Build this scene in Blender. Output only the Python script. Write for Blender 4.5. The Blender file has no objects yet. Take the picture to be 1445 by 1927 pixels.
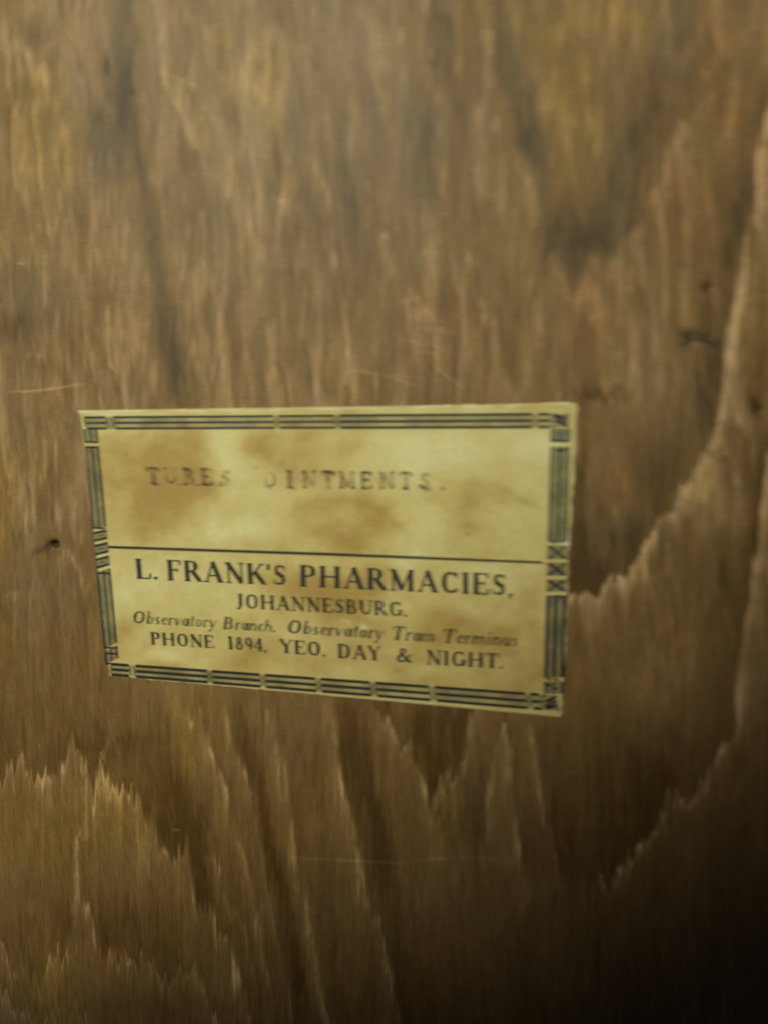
import bpy, math, random
import numpy as np
from mathutils import Matrix
rng = np.random.RandomState(7)
random.seed(7)
C = bpy.context.scene.collection

# ------------------------------------------------------------------ survey
# The label's four corners as surveyed on the photograph give the pose of the board:
# lens 26 mm equivalent, label 90 mm wide, board lying in z = 0, label's top edge along +X.
F = 1447.0; CX, CY = 722.5, 963.5
Q = np.array([[152, 773], [1087, 757], [1057, 1348], [207, 1272]], float)
LW, LH = 90.0, 54.1                                   # millimetres
def homography(src, dst):
    A = []
    for (x, y), (X, Y) in zip(src, dst):
        A.append([x, y, 1, 0, 0, 0, -X*x, -X*y, -X]); A.append([0, 0, 0, x, y, 1, -Y*x, -Y*y, -Y])
    H = np.linalg.svd(np.array(A))[2][-1].reshape(3, 3)
    return H / H[2, 2]
H = homography([(0, 0), (LW, 0), (LW, LH), (0, LH)], Q - [CX, CY])
M = np.diag([1/F, 1/F, 1]) @ H
s = 1/np.linalg.norm(M[:, 0]); M *= s * np.sign(M[2, 2])
ex = M[:, 0]; nz = np.cross(ex, M[:, 1]); nz = -nz/np.linalg.norm(nz)   # towards the camera
ey = np.cross(nz, ex); T0 = M[:, 2]
# board axes in the camera's frame (x right, y down, z forward), origin at the label's upper left corner
Rb = np.stack([ex, ey, nz], 1)
def to_board(p):
    """point on the photograph -> millimetres on the board"""
    p = np.asarray(p, float)
    r = np.stack([(p[..., 0]-CX)/F, (p[..., 1]-CY)/F, np.ones(p.shape[:-1])], -1)
    rb = r @ Rb; tb = T0 @ Rb
    k = tb[2]/rb[..., 2]
    return (rb*k[..., None] - tb)[..., :2]
def from_board(b):
    b = np.asarray(b, float)
    c = b[..., 0:1]*ex + b[..., 1:2]*ey + T0
    return np.stack([c[..., 0]/c[..., 2]*F + CX, c[..., 1]/c[..., 2]*F + CY], -1)
MM = 0.001

# ------------------------------------------------------------------ helpers
def lin(r, g, b):
    f = lambda c: (c/255/12.92) if c/255 <= 0.04045 else ((c/255+0.055)/1.055)**2.4
    return np.array([f(r), f(g), f(b)])
_tab = rng.rand(8, 256, 256)
def vnoise(x, y, k=0):
    t = _tab[k % 8]
    xi = np.floor(x).astype(int); yi = np.floor(y).astype(int)
    fx = x-xi; fy = y-yi
    fx = fx*fx*(3-2*fx); fy = fy*fy*(3-2*fy)
    a = t[yi & 255, xi & 255]; b = t[yi & 255, (xi+1) & 255]
    c = t[(yi+1) & 255, xi & 255]; d = t[(yi+1) & 255, (xi+1) & 255]
    return (a*(1-fx)+b*fx)*(1-fy) + (c*(1-fx)+d*fx)*fy - 0.5
def fbm(x, y, k=0, o=4):
    v = 0; a = 1.0
    for i in range(o):
        v = v + a*vnoise(x*2**i+17*i, y*2**i+31*i, k+i); a *= 0.55
    return v
def smooth(a, lo, hi):
    t = np.clip((a-lo)/(hi-lo), 0, 1); return t*t*(3-2*t)
def spline(pts, n=5):
    P = np.array(pts, float); P = np.vstack([2*P[0]-P[1], P, 2*P[-1]-P[-2]])
    out = []
    for i in range(1, len(P)-2):
        for k in range(n):
            t = k/n
            out.append(0.5*((2*P[i]) + (-P[i-1]+P[i+1])*t + (2*P[i-1]-5*P[i]+4*P[i+1]-P[i+2])*t*t
                            + (-P[i-1]+3*P[i]-3*P[i+1]+P[i+2])*t**3))
    out.append(P[-2]); return np.array(out)
def new_obj(name, verts, faces, mats, parent=None, smooth_shade=False):
    me = bpy.data.meshes.new(name)
    verts = np.asarray(verts, np.float32); faces = np.asarray(faces, np.int32)
    me.vertices.add(len(verts)); me.vertices.foreach_set('co', verts.ravel())
    me.loops.add(faces.size); me.loops.foreach_set('vertex_index', faces.ravel())
    me.polygons.add(len(faces))
    me.polygons.foreach_set('loop_start', np.arange(0, faces.size, 4, dtype=np.int32))
    me.polygons.foreach_set('loop_total', np.full(len(faces), 4, np.int32))
    me.update(calc_edges=True); me.validate()
    if smooth_shade: me.polygons.foreach_set('use_smooth', np.ones(len(me.polygons), bool))
    me.materials.append(mats)
    o = bpy.data.objects.new(name, me); C.objects.link(o)
    if parent is not None: o.parent = parent
    return o
def set_color(o, rgb, name='tone'):
    at = o.data.color_attributes.new(name, 'FLOAT_COLOR', 'POINT')
    d = np.ones((len(rgb), 4), np.float32); d[:, :3] = rgb
    at.data.foreach_set('color', d.ravel())

# ------------------------------------------------------------------ wood figure
EDGES = []      # (points, light gain, dark gain, light fade, dark fade, softness)
def edge(pts, b=.35, d=.25, wl=28, wd=30, so=2.2): EDGES.append((pts, b, d, wl, wd, so))
# growth-ring edges; the dark latewood lies on the left of the direction of travel
edge([(-60,1440),(0,1462),(22,1446),(40,1425),(50,1447),(95,1460),(115,1425),(139,1397),(155,1415),(170,1465),(178,1488),(187,1435),(205,1475),(213,1500),
      (235,1492),(255,1500),(277,1530),(287,1560),(300,1595),(316,1612),(330,1600),(345,1594),(357,1620),(367,1670),(375,1705),(387,1695),(402,1730),(411,1765),(425,1760),
      (440,1795),(450,1850),(465,1870),(474,1927),(485,1990)], .46, .26, 46, 60)
edge([(-60,1800),(0,1785),(10,1790),(25,1840),(40,1805),(55,1850),(75,1845),(100,1805),(122,1800),(130,1757),(138,1700),(141,1580),(147,1600),(153,1672),(162,1687),(175,1730),(187,1792),
      (205,1788),(220,1815),(240,1808),(260,1812),(287,1808),(295,1845),(310,1838),(325,1824),(350,1825),(365,1820),(372,1845),(385,1890),(400,1905),(415,1935),(430,2000)], .42, .20, 26, 50)
edge([(-50,1850),(0,1868),(25,1900),(60,1915),(110,1925),(140,1898),(165,1925),(190,1960)], .35, .15, 20, 26)
edge([(348,1300),(354,1330),(382,1375),(400,1435),(422,1475),(435,1530),(445,1590),(465,1625),(475,1675),(487,1730),(492,1775),(505,1845),(517,1915),(530,1990)], .40, .18, 22, 22)
edge([(392,1540),(398,1570),(410,1630),(425,1690),(440,1725),(458,1745),(470,1785),(480,1850)], .36, .16, 20, 26)
edge([(424,1290),(427,1330),(435,1395),(460,1460),(475,1520),(485,1590),(500,1660),(510,1725),(525,1790),(540,1860),(552,1940),(560,2000)], .36, .22, 17, 22)
edge([(498,1290),(505,1325),(520,1400),(537,1475),(550,1560),(560,1630),(575,1700),(590,1790),(600,1850),(622,1925),(640,2000)], .52, .26, 30, 26, 4)
edge([(622,1300),(625,1340),(640,1450),(660,1520),(675,1595),(687,1675),(705,1730),(722,1760),(732,1800),(747,1875),(757,1940),(770,2010)], .50, .30, 28, 34)
edge([(690,1310),(722,1350),(742,1380),(752,1402),(770,1404),(782,1445),(797,1480),(810,1518),(818,1487),(842,1460),(867,1445),(873,1425),(882,1360),(895,1330),(900,1300)], .46, .30, 26, 50)
edge([(908,1600),(912,1550),(922,1450),(934,1410),(945,1380),(962,1415),(965,1490),(972,1550),(985,1640),(1000,1750)], .40, .24, 26, 22)
edge([(988,1330),(992,1355),(1007,1430),(1022,1510),(1032,1570),(1045,1630),(1060,1690)], .40, .18, 26, 40)
edge([(1105,1700),(1122,1660),(1132,1640),(1150,1660),(1177,1610),(1197,1590),(1237,1560),(1262,1497),(1297,1508),(1322,1480),
      (1347,1425),(1372,1395),(1387,1350),(1390,1267),(1400,1177),(1414,1122),(1425,1013),(1440,900),(1470,780)], .60, .26, 36, 60)
edge([(1480,120),(1445,215),(1427,280),(1425,375),(1407,440),(1400,490),(1387,575),(1372,625),(1362,700),(1356,778),(1334,842),(1312,882),(1280,926),(1272,959),(1247,970),(1218,1013),(1200,1046),(1182,1082),
      (1145,1093),(1123,1119),(1080,1126),(1040,1150),(1000,1180)][::-1][::-1], -.0, .0)
EDGES.pop()
edge([(1000,1180),(1040,1150),(1080,1128),(1123,1119),(1145,1093),(1182,1082),(1200,1046),(1218,1013),(1247,970),(1272,959),(1280,926),(1312,882),(1334,842),(1356,778),(1362,700),(1372,625),(1387,575),
      (1400,490),(1407,440),(1425,375),(1427,280),(1445,215),(1480,120)], .60, .20, 55, 60)
edge([(1385,1190),(1372,1200),(1362,1160),(1360,1110)], .3, .15, 14, 12)
edge([(952,225),(962,250),(987,300),(1002,350),(1010,410),(1017,465),(1042,490),(1067,540),(1084,556),(1100,515),(1127,465),(1150,490),(1187,440),(1217,425),(1224,375),(1242,360),(1272,250),(1312,200),(1330,100)], .24, .22, 40, 55, 5)
edge([(845,110),(847,180),(842,250),(837,350),(829,475),(822,575),(815,640)], .0, .16, 12, 26, 5)
edge([(565,270),(580,292),(600,320),(620,380),(630,475),(645,575),(652,640),(660,725),(668,800)], .30, .10, 16, 24, 4)
edge([(368,440),(375,475),(400,550),(420,615),(427,700),(440,790)], .22, .10, 18, 22, 4)
edge([(465,380),(475,425),(495,525),(505,625),(520,700),(530,780)], .20, .08, 20, 22, 4)
edge([(684,330),(692,355),(710,425),(735,470),(748,518),(757,565),(770,560),(790,568),(804,602),(812,660)], .30, .12, 20, 22, 4)
edge([(874,440),(880,478),(892,540),(910,575),(922,600),(937,645),(944,700),(972,745),(985,790)], .26, .10, 20, 26, 4)
edge([(497,420),(510,390),(525,378),(556,382),(564,392),(552,430)], .22, .08, 16, 14, 4)
edge([(1060,690),(1074,712),(1092,732),(1100,760)], .22, .06, 12, 12, 4)
edge([(45,720),(46,698),(52,674),(65,663),(82,680),(92,712),(107,732),(118,765),(135,800)], .30, .08, 12, 12, 4)
edge([(14,960),(18,920),(29,868),(38,900),(42,951),(65,995),(80,1012)], .22, .06, 16, 16, 5)
edge([(100,980),(110,1000),(124,1032),(146,1072),(160,1104)], .26, .10, 14, 16, 4)
edge([(-20,20),(20,60),(50,100),(80,140),(98,172),(120,240),(140,300)], .14, .10, 30, 26, 5)
edge([(590,470),(600,540),(604,600),(612,680),(622,770)], .18, .06, 12, 18, 3)
edge([(285,560),(292,640),(296,700),(300,790)], .16, .06, 10, 14, 3)
edge([(405,560),(412,600),(418,680),(424,760)], .20, .08, 12, 14, 3)
edge([(700,250),(712,330),(716,400),(728,450)], .14, .06, 14, 18, 4)
edge([(775,560),(783,600),(795,650),(806,700),(816,760)], .16, .05, 10, 12, 3)
edge([(1118,470),(1136,510),(1150,560),(1172,600)], .22, .10, 12, 12, 3)
edge([(1095,540),(1110,580),(1128,610),(1160,660)], .14, .05, 10, 12, 3)
edge([(985,640),(996,690),(1012,730),(1030,760)], .14, .05, 12, 14, 3)
edge([(150,1330),(185,1310),(230,1330)], .0, .06, 20, 20, 6)
# (cx, cy, rx, ry, tilt deg, tone, grey, ochre): soft patches and short streaks of the figure, with some painted light and shade
SPOTS = [
 (228,60,26,120,2,-.20,.55,0),(226,220,30,110,3,-.22,.55,0),(195,300,34,60,-10,-.12,.4,0),(268,300,12,55,-6,-.26,.2,0),(285,450,18,80,-8,-.26,.3,0),(308,590,18,90,-8,-.26,.35,0),(333,700,22,90,-6,-.24,.45,0),
 (840,60,22,110,2,-.16,.5,0),(940,40,24,80,-4,-.18,.7,0),(965,140,20,80,-8,-.20,.6,0),(1000,250,24,80,-12,-.20,.5,0),(1016,360,18,70,-4,-.16,.4,0),(1070,470,52,60,0,-.22,.45,0),(1150,390,55,80,25,-.16,.45,0),
 (1195,240,36,110,18,-.14,.5,0),(1275,70,44,90,5,-.14,.7,0),(790,270,40,110,4,-.12,.4,0),(770,200,20,60,0,-.08,.3,0),(660,370,32,110,-5,-.12,.45,0),(548,215,12,50,-6,-.14,.5,0),(400,430,26,80,0,-.10,.4,0),
 (836,330,8,190,3,.22,0,0),(892,225,17,50,-8,.16,.2,0),(655,620,7,60,-3,.22,0,0),(620,360,9,50,-18,.14,0,0),(730,500,9,34,-18,.16,0,0),(540,165,14,40,0,.14,.1,0),(545,395,16,24,0,.14,0,0),(658,262,12,26,0,.10,.1,0),
 (522,300,10,42,-8,-.34,0,.4),(262,70,8,24,0,-.2,0,.2),(345,285,9,28,-10,-.28,0,.3),(200,118,10,16,0,-.24,0,.2),(178,215,12,18,0,-.22,0,0),(60,66,14,26,-20,-.22,0,0),(92,112,14,18,-30,-.2,0,0),(55,165,24,16,20,-.20,0,0),(395,600,12,40,-4,-.26,0,.2),
 (443,215,12,30,0,-.2,0,0),(418,115,10,20,0,-.18,0,0),(530,35,12,14,0,-.18,0,.1),(520,120,8,40,0,-.14,0,0),(560,180,8,50,-4,-.1,.2,0),(155,265,14,30,0,-.18,0,.4),(10,220,14,30,0,-.16,0,0),(455,330,9,30,0,-.16,0,.1),
 (75,240,60,80,0,.06,0,.7),(490,170,40,50,0,.05,0,.6),(275,25,20,40,0,.08,0,.5),(15,15,24,30,0,0,0,.6),(930,30,60,50,0,0,0,.3),(1150,30,90,40,0,.02,0,.5),(1330,60,50,60,0,0,0,-.4),(90,130,20,40,0,.12,.1,0),(50,110,16,30,0,.12,0,0),
 (60,560,60,80,0,-.10,.2,0),(10,540,26,50,0,-.1,.5,.3),(20,620,40,26,0,-.2,0,.1),(70,690,22,22,0,-.16,0,0),(160,430,16,60,0,-.1,0,.1),(75,580,40,40,0,-.05,.3,0),(250,480,14,50,0,.10,.1,0),(240,430,8,30,0,.1,0,0),(250,620,30,70,-4,.06,.1,0),
 (235,700,36,40,0,0,.4,-.3),(1030,60,60,60,0,.05,0,.3),(1060,180,60,70,0,.05,0,.4),(1080,330,60,60,0,.03,0,.2),(1270,380,50,60,30,.02,0,-.5),(1310,450,40,70,0,0,0,-.6),(1360,150,60,120,0,-.08,0,-.4),(1400,320,36,110,8,-.12,.2,-.1),
 (1380,440,36,80,10,-.12,.1,0),(1330,620,40,60,0,-.06,0,0),(1240,520,50,50,0,-.02,0,0),(1200,580,90,70,0,.0,0,-.1),(1120,560,16,40,-30,.14,0,-.2),(1150,520,14,30,-24,.12,0,-.2),(1175,470,14,20,-20,-.16,0,0),(1140,590,16,20,0,.12,0,-.2),
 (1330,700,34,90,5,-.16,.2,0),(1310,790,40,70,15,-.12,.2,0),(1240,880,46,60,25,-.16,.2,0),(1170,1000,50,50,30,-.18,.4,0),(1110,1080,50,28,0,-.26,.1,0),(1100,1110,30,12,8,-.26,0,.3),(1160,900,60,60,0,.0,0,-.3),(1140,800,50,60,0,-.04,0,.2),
 (1092,1050,12,110,2,-.26,0,.2),(1093,900,9,120,2,-.30,0,.4),(1140,741,42,7,5,-.30,0,.4),(1110,745,34,6,5,-.2,0,.4),(1420,760,10,26,-20,-.5,.1,.2),(1434,700,20,60,0,-.34,0,.4),(1432,570,18,70,0,-.2,0,.3),(1440,900,26,60,0,-.08,0,.1),  # strip beside the label: its shadow painted in, with a brown stain
 (1424,980,9,90,4,-.34,0,0),(1357,1070,10,56,2,-.30,0,.1),(1374,1190,10,26,0,.16,0,0),(1290,935,26,24,0,.22,0,0),(1332,920,24,24,0,.18,0,0),(1163,1098,22,16,0,.22,0,0),(1130,1155,14,28,10,.18,0,0),(1262,1050,11,26,8,.12,0,0),(1390,850,18,50,4,.1,0,0),
 (1383,620,12,40,8,.14,0,0),(1350,1000,70,90,0,.04,0,.1),(1290,1060,36,60,0,-.10,0,.1),(1200,1300,100,90,0,.0,0,-.2),(1250,1420,70,60,0,-.10,0,0),(1130,1450,80,110,0,-.16,0,.2),(1200,1500,80,60,0,-.12,0,0),(1330,1300,60,80,0,-.02,0,-.1),
 (100,300,90,40,0,.04,.1,.1),(120,1230,110,70,0,-.06,0,.1),(60,1120,60,60,0,-.04,.1,0),(10,960,18,60,0,.0,0,.7),(95,890,16,30,0,-.12,0,.1),(80,960,14,30,0,-.14,0,.1),(110,870,40,60,0,-.04,0,0),(22,1122,18,12,0,.14,0,0),(160,1104,12,10,0,.14,0,0),(166,1140,14,24,0,-.16,0,.1),
 (240,1400,120,44,-8,-.16,0,0),(330,1480,44,60,-20,-.24,0,0),(335,1560,40,40,0,-.22,.1,0),(60,1350,90,44,0,-.08,0,0),(60,1560,70,80,0,.0,0,.6),(200,1560,60,80,0,.0,0,.4),(130,1720,80,44,0,-.06,0,0),(250,1740,80,50,0,-.14,0,0),(100,1860,40,50,0,.12,0,1.0),
 (20,1930,40,40,0,.04,.5,0),(58,1725,22,14,5,.16,.1,0),(230,1890,70,40,0,-.10,0,0),(330,1900,40,40,0,-.1,0,0),(340,1650,24,90,0,.06,0,0),(375,1640,12,70,-6,-.26,0,0),(420,1620,12,60,-5,.04,0,.5),(430,1550,12,50,-10,.10,0,.4),(390,1440,10,60,-8,.14,0,.3),(350,1400,18,70,-4,.12,0,.3),
 (1040,1590,50,90,0,-.1,.1,0),(900,1490,24,90,4,-.06,.2,0),(850,1350,34,60,0,-.2,.1,0),(800,1380,24,60,-12,-.22,0,0),(820,1440,16,40,0,-.2,0,0),(740,1500,24,110,-8,.02,0,0),(660,1400,16,90,0,-.22,.1,0),(690,1480,18,110,-10,-.26,.1,0),(720,1600,18,90,-8,-.24,.1,0),
 (460,1390,14,80,-8,-.22,0,0),(500,1540,13,110,-8,-.26,0,0),(525,1660,12,90,-8,-.24,0,0),(560,1800,16,110,-8,-.30,0,0),(590,1500,24,120,-5,-.10,0,.2),(620,1700,30,120,-8,-.12,0,0),(455,1600,8,50,-4,.04,0,.3),
 (895,1340,14,34,6,.16,0,-.2),(700,1700,16,50,-8,.1,0,0),(1400,1290,18,70,0,.18,0,0),(1150,1600,60,40,0,.0,.2,0),(590,1440,70,50,0,-.06,.1,0),(900,1620,70,120,0,-.08,.1,.2),(1250,800,60,80,0,.08,0,0),(1240,1290,110,90,0,.16,0,0),(330,1380,20,70,-4,.12,0,.2),(270,1590,14,50,0,.12,0,.2),(600,1860,18,60,-8,.14,0,0)]  # broad patch right of the label's foot painted lighter, standing in for light
SCR = [((0,737),(70,735),(180,718),.22,2.2),((285,132),(330,145),(392,172),.16,1.5),((1120//2,78),(590,100),(600,108),.12,1.4),((620,690),(740,712),(830,745),.14,1.3),((600,675),(700,700),(880,722),.08,1.5),
       ((797,665),(830,700),(880,735),.22,1.3),((510,1612),(650,1620),(800,1628),.12,3.0),((1080,640),(1140,700),(1190,730),.05,2),((730,1622),(900,1616),(1010,1640),.08,3),((290,565),(310,570),(325,578),.1,1.2),((30,493),(40,495),(50,494),.2,2),
       ((322,1560),(332,1563),(342,1561),.25,2.5),((1050,1245),(1100,1262),(1130,1288),.06,1.5)]
for i in range(26):      # fine circular sanding marks above the label
    x0 = 745+rng.rand()*75; y0 = 575+rng.rand()*90; l = 20+rng.rand()*45
    SCR.append(((x0, y0), (x0+l*.5, y0+l*.12), (x0+l, y0+l*.34), .05+.07*rng.rand(), 1.1))
for i in range(90):
    x0 = rng.rand()*1445; y0 = rng.rand()*1927; l = 30+rng.rand()*90; a = rng.randn()*.25+.35
    SCR.append(((x0, y0), (x0+l*.5*math.cos(a), y0+l*.5*math.sin(a)+2), (x0+l*math.cos(a), y0+l*math.sin(a)), .02+.035*rng.rand(), 1.2))

def seg_dist(X, Y, P):
    """distance to a polyline, sign (+ = right of travel as seen), arc position"""
    best = np.full(X.shape, 1e9); sg = np.ones(X.shape); arc = np.zeros(X.shape); run = 0.0
    for a, b in zip(P[:-1], P[1:]):
        d = b-a; L = math.hypot(*d)
        if L < 1e-6: continue
        t = np.clip(((X-a[0])*d[0]+(Y-a[1])*d[1])/(L*L), 0, 1)
        dx = X-(a[0]+t*d[0]); dy = Y-(a[1]+t*d[1]); q = dx*dx+dy*dy
        m = q < best
        best = np.where(m, q, best); cr = d[0]*(Y-a[1])-d[1]*(X-a[0])
        sg = np.where(m, np.where(cr >= 0, 1.0, -1.0), sg); arc = np.where(m, run+t*L, arc); run += L
    return np.sqrt(best), sg, arc, run

def figure(X, Y):
    """tone, grey and ochre of the wood at photograph coordinates X, Y (arrays)"""
    # fibre jitter: neighbouring fibres end at different heights
    jy = 30*vnoise(X/6.5, Y/170, 1) + 30*vnoise(X/3.3, Y/90, 2) + 18*vnoise(X/22, Y/120, 3)
    jx = 5*vnoise(X/30, Y/60, 4) + 2.5*vnoise(X/9, Y/40, 5)
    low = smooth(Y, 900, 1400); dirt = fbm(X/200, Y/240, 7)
    Xj = X+jx; Yj = Y+jy*(0.75+.45*low)
    tone = np.zeros(X.shape); grey = np.zeros(X.shape); och = np.zeros(X.shape)
    tone += .10*fbm(X/120, Y/420, 0) + .08*fbm(X/26, Y/230, 2) + .09*vnoise(X/9, Yj/120, 3) + .10*vnoise(X/4, Yj/70, 6)
    tone += (.16*fbm(Xj/26, Yj/80, 5, 3))*(1-low) + .06*fbm(Xj/50, Yj/60, 1, 3)*low
    tone += .06*fbm(X/14, Y/16, 4, 3)
    tone -= .09*low; tone += .10*dirt*(1-low)  # lower wood toned darker, partly for its weaker light, painted in
    # many faint ring edges leaning with the board
    ph = (X-.10*Y)/52+1.3*fbm(X/110, Yj/300, 2, 3); fr = ph-np.floor(ph)
    am = np.clip(.5+1.6*vnoise(X/70, Y/140, 6), 0, 1.2)
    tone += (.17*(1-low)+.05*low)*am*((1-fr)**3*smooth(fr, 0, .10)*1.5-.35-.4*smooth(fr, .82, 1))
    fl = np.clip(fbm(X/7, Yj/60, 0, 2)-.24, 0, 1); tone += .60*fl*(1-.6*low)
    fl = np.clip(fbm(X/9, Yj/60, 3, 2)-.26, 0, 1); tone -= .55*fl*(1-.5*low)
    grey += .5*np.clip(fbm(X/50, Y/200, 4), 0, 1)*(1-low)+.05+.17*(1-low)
    och += .40*fbm(X/110, Y/150, 6, 3)
    for pts, b, d, wl, wd, so in EDGES:
        P = spline(pts, 3)
        r = 4*max(wl, wd)
        m = (Xj > P[:, 0].min()-r) & (Xj < P[:, 0].max()+r) & (Yj > P[:, 1].min()-r) & (Yj < P[:, 1].max()+r)
        if not m.any(): continue
        x = Xj[m]; y = Yj[m]
        D, sg, arc, L = seg_dist(x, y, P); sd = D*sg
        w = 1/(1+np.exp(-np.clip(sd/so, -30, 30)))
        comb = np.clip(.95+1.5*vnoise(X[m]/4.5, Y[m]/150, 6)+1.1*vnoise(X[m]/11, Y[m]/110, 0), .1, 1.9)
        lowm = low[m]
        tap = smooth(np.minimum(arc, L-arc), 0, 55)
        mod = .75+.9*vnoise(arc/26, arc*0+len(pts)*3.7, 7)+.5*vnoise(arc/9, arc*0+len(pts)*1.7, 5)
        v = (1.45-.45*lowm)*w*b*np.exp(-np.maximum(sd, 0)/wl)*(.26+1.25*np.exp(-np.maximum(sd, 0)/(wl*.22)))*comb *np.clip(mod, .2, 1.6) - (1-w)*(1.15-.3*lowm)*d*np.exp(np.minimum(sd, 0)/wd)
        tone[m] += v*tap
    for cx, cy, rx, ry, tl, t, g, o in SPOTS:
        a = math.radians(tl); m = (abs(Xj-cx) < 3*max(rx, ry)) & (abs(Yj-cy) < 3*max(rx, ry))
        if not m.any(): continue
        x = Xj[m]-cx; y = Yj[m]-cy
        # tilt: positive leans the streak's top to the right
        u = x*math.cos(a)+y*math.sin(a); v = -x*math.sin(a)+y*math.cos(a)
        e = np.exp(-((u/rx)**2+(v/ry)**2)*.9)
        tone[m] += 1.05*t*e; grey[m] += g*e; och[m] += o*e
    for a, b, c, g, w in SCR:
        P = spline([a, b, c], 4); r = 5*w
        m = (X > P[:, 0].min()-r) & (X < P[:, 0].max()+r) & (Y > P[:, 1].min()-r) & (Y < P[:, 1].max()+r)
        if not m.any(): continue
        D, sg, arc, L = seg_dist(X[m], Y[m], P)
        tone[m] += 1.35*g*np.exp(-(D/w)**2)*smooth(np.minimum(arc, L-arc), 0, L*.3)
    return tone, grey, och

def axis(lo, hi, d, out_lo, out_hi):
    a = list(np.arange(lo, hi, d)); st = d
    while a[-1] < out_hi: st *= 1.06; a.append(a[-1]+min(st, 2.5))
    st = d
    while a[0] > out_lo: st *= 1.06; a.insert(0, a[0]-min(st, 2.5))
    return np.array(a)
cor = to_board(np.array([(0, 0), (1445, 0), (1445, 1927), (0, 1927)], float))
lo = cor.min(0)-2; hi = cor.max(0)+2
gx = axis(lo[0], hi[0], .19, lo[0]-140, hi[0]+140); gy = axis(lo[1], hi[1], .19, lo[1]-140, hi[1]+140)
nx, ny = len(gx), len(gy)
BX, BY = np.meshgrid(gx, gy)
P2 = from_board(np.stack([BX, BY], -1)); PX, PY = P2[..., 0], P2[..., 1]
tone, grey, och = figure(PX, PY)

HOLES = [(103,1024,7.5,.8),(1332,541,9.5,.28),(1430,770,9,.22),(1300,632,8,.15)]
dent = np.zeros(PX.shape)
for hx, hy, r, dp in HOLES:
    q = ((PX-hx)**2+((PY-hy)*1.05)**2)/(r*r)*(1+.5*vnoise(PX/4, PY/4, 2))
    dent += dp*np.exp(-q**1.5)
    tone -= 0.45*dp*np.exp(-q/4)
# grey scuff at the right
for x0, y0, x1, y1, w in [(1280,628,1310,640,8),(1296,622,1352,648,7),(1282,650,1306,640,7),(1326,640,1350,652,8),(65,1042,98,1022,6)]:
    D, sg, arc, L = seg_dist(PX, PY, np.array([(x0, y0), (x1, y1)], float))
    e = np.exp(-(D/w)**2); tone -= .20*e; grey += .9*e; dent += .04*e
for x0, y0, x1, y1, w in [(1304,646,1330,650,3),(1318,634,1342,640,2)]:
    D, sg, arc, L = seg_dist(PX, PY, np.array([(x0, y0), (x1, y1)], float)); e = np.exp(-(D/w)**2); tone += .3*e; grey += .5*e

DARK = lin(84, 60, 27); MID = lin(130, 104, 67); LIGHT = lin(186, 157, 121)
GREY = lin(120, 105, 82); OCHRE = lin(140, 113, 54); RED = lin(134, 95, 56)
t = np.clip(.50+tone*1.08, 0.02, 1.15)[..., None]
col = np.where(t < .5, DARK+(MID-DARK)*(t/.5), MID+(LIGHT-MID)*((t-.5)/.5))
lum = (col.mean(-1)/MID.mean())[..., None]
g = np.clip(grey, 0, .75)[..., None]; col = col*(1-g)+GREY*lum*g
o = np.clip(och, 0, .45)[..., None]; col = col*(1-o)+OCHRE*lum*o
o = np.clip(-och, 0, .35)[..., None]; col = col*(1-o)+RED*lum*o
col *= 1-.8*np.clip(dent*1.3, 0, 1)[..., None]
relief = .035*tone + .010*vnoise(PX/3, PY/80, 3)
Z = relief - dent - .03
V = np.stack([BX*MM, BY*MM, Z*MM], -1).reshape(-1, 3)
idx = np.arange(nx*ny).reshape(ny, nx)
Fq = np.stack([idx[:-1, :-1], idx[:-1, 1:], idx[1:, 1:], idx[1:, :-1]], -1).reshape(-1, 4)
# skirt and underside, so that the board is a real 14 mm thick plank panel
rim = np.concatenate([idx[0, :-1], idx[:-1, -1], idx[-1, :0:-1], idx[:0:-1, 0]])
nb = len(V); Vr = V[rim].copy(); Vr[:, 2] = -.014
V2 = np.vstack([V, Vr, V[[idx[0, 0], idx[0, -1], idx[-1, -1], idx[-1, 0]]]*[1, 1, 0]+[0, 0, -.014]])
k = np.arange(len(rim)); k2 = (k+1) % len(rim)
Fs = np.stack([rim[k], nb+k, nb+k2, rim[k2]], -1)
b0 = nb+len(rim); Fb = np.array([[b0+3, b0+2, b0+1, b0]])
cols = np.vstack([col.reshape(-1, 3), np.tile(MID, (len(rim)+4, 1))])

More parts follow.
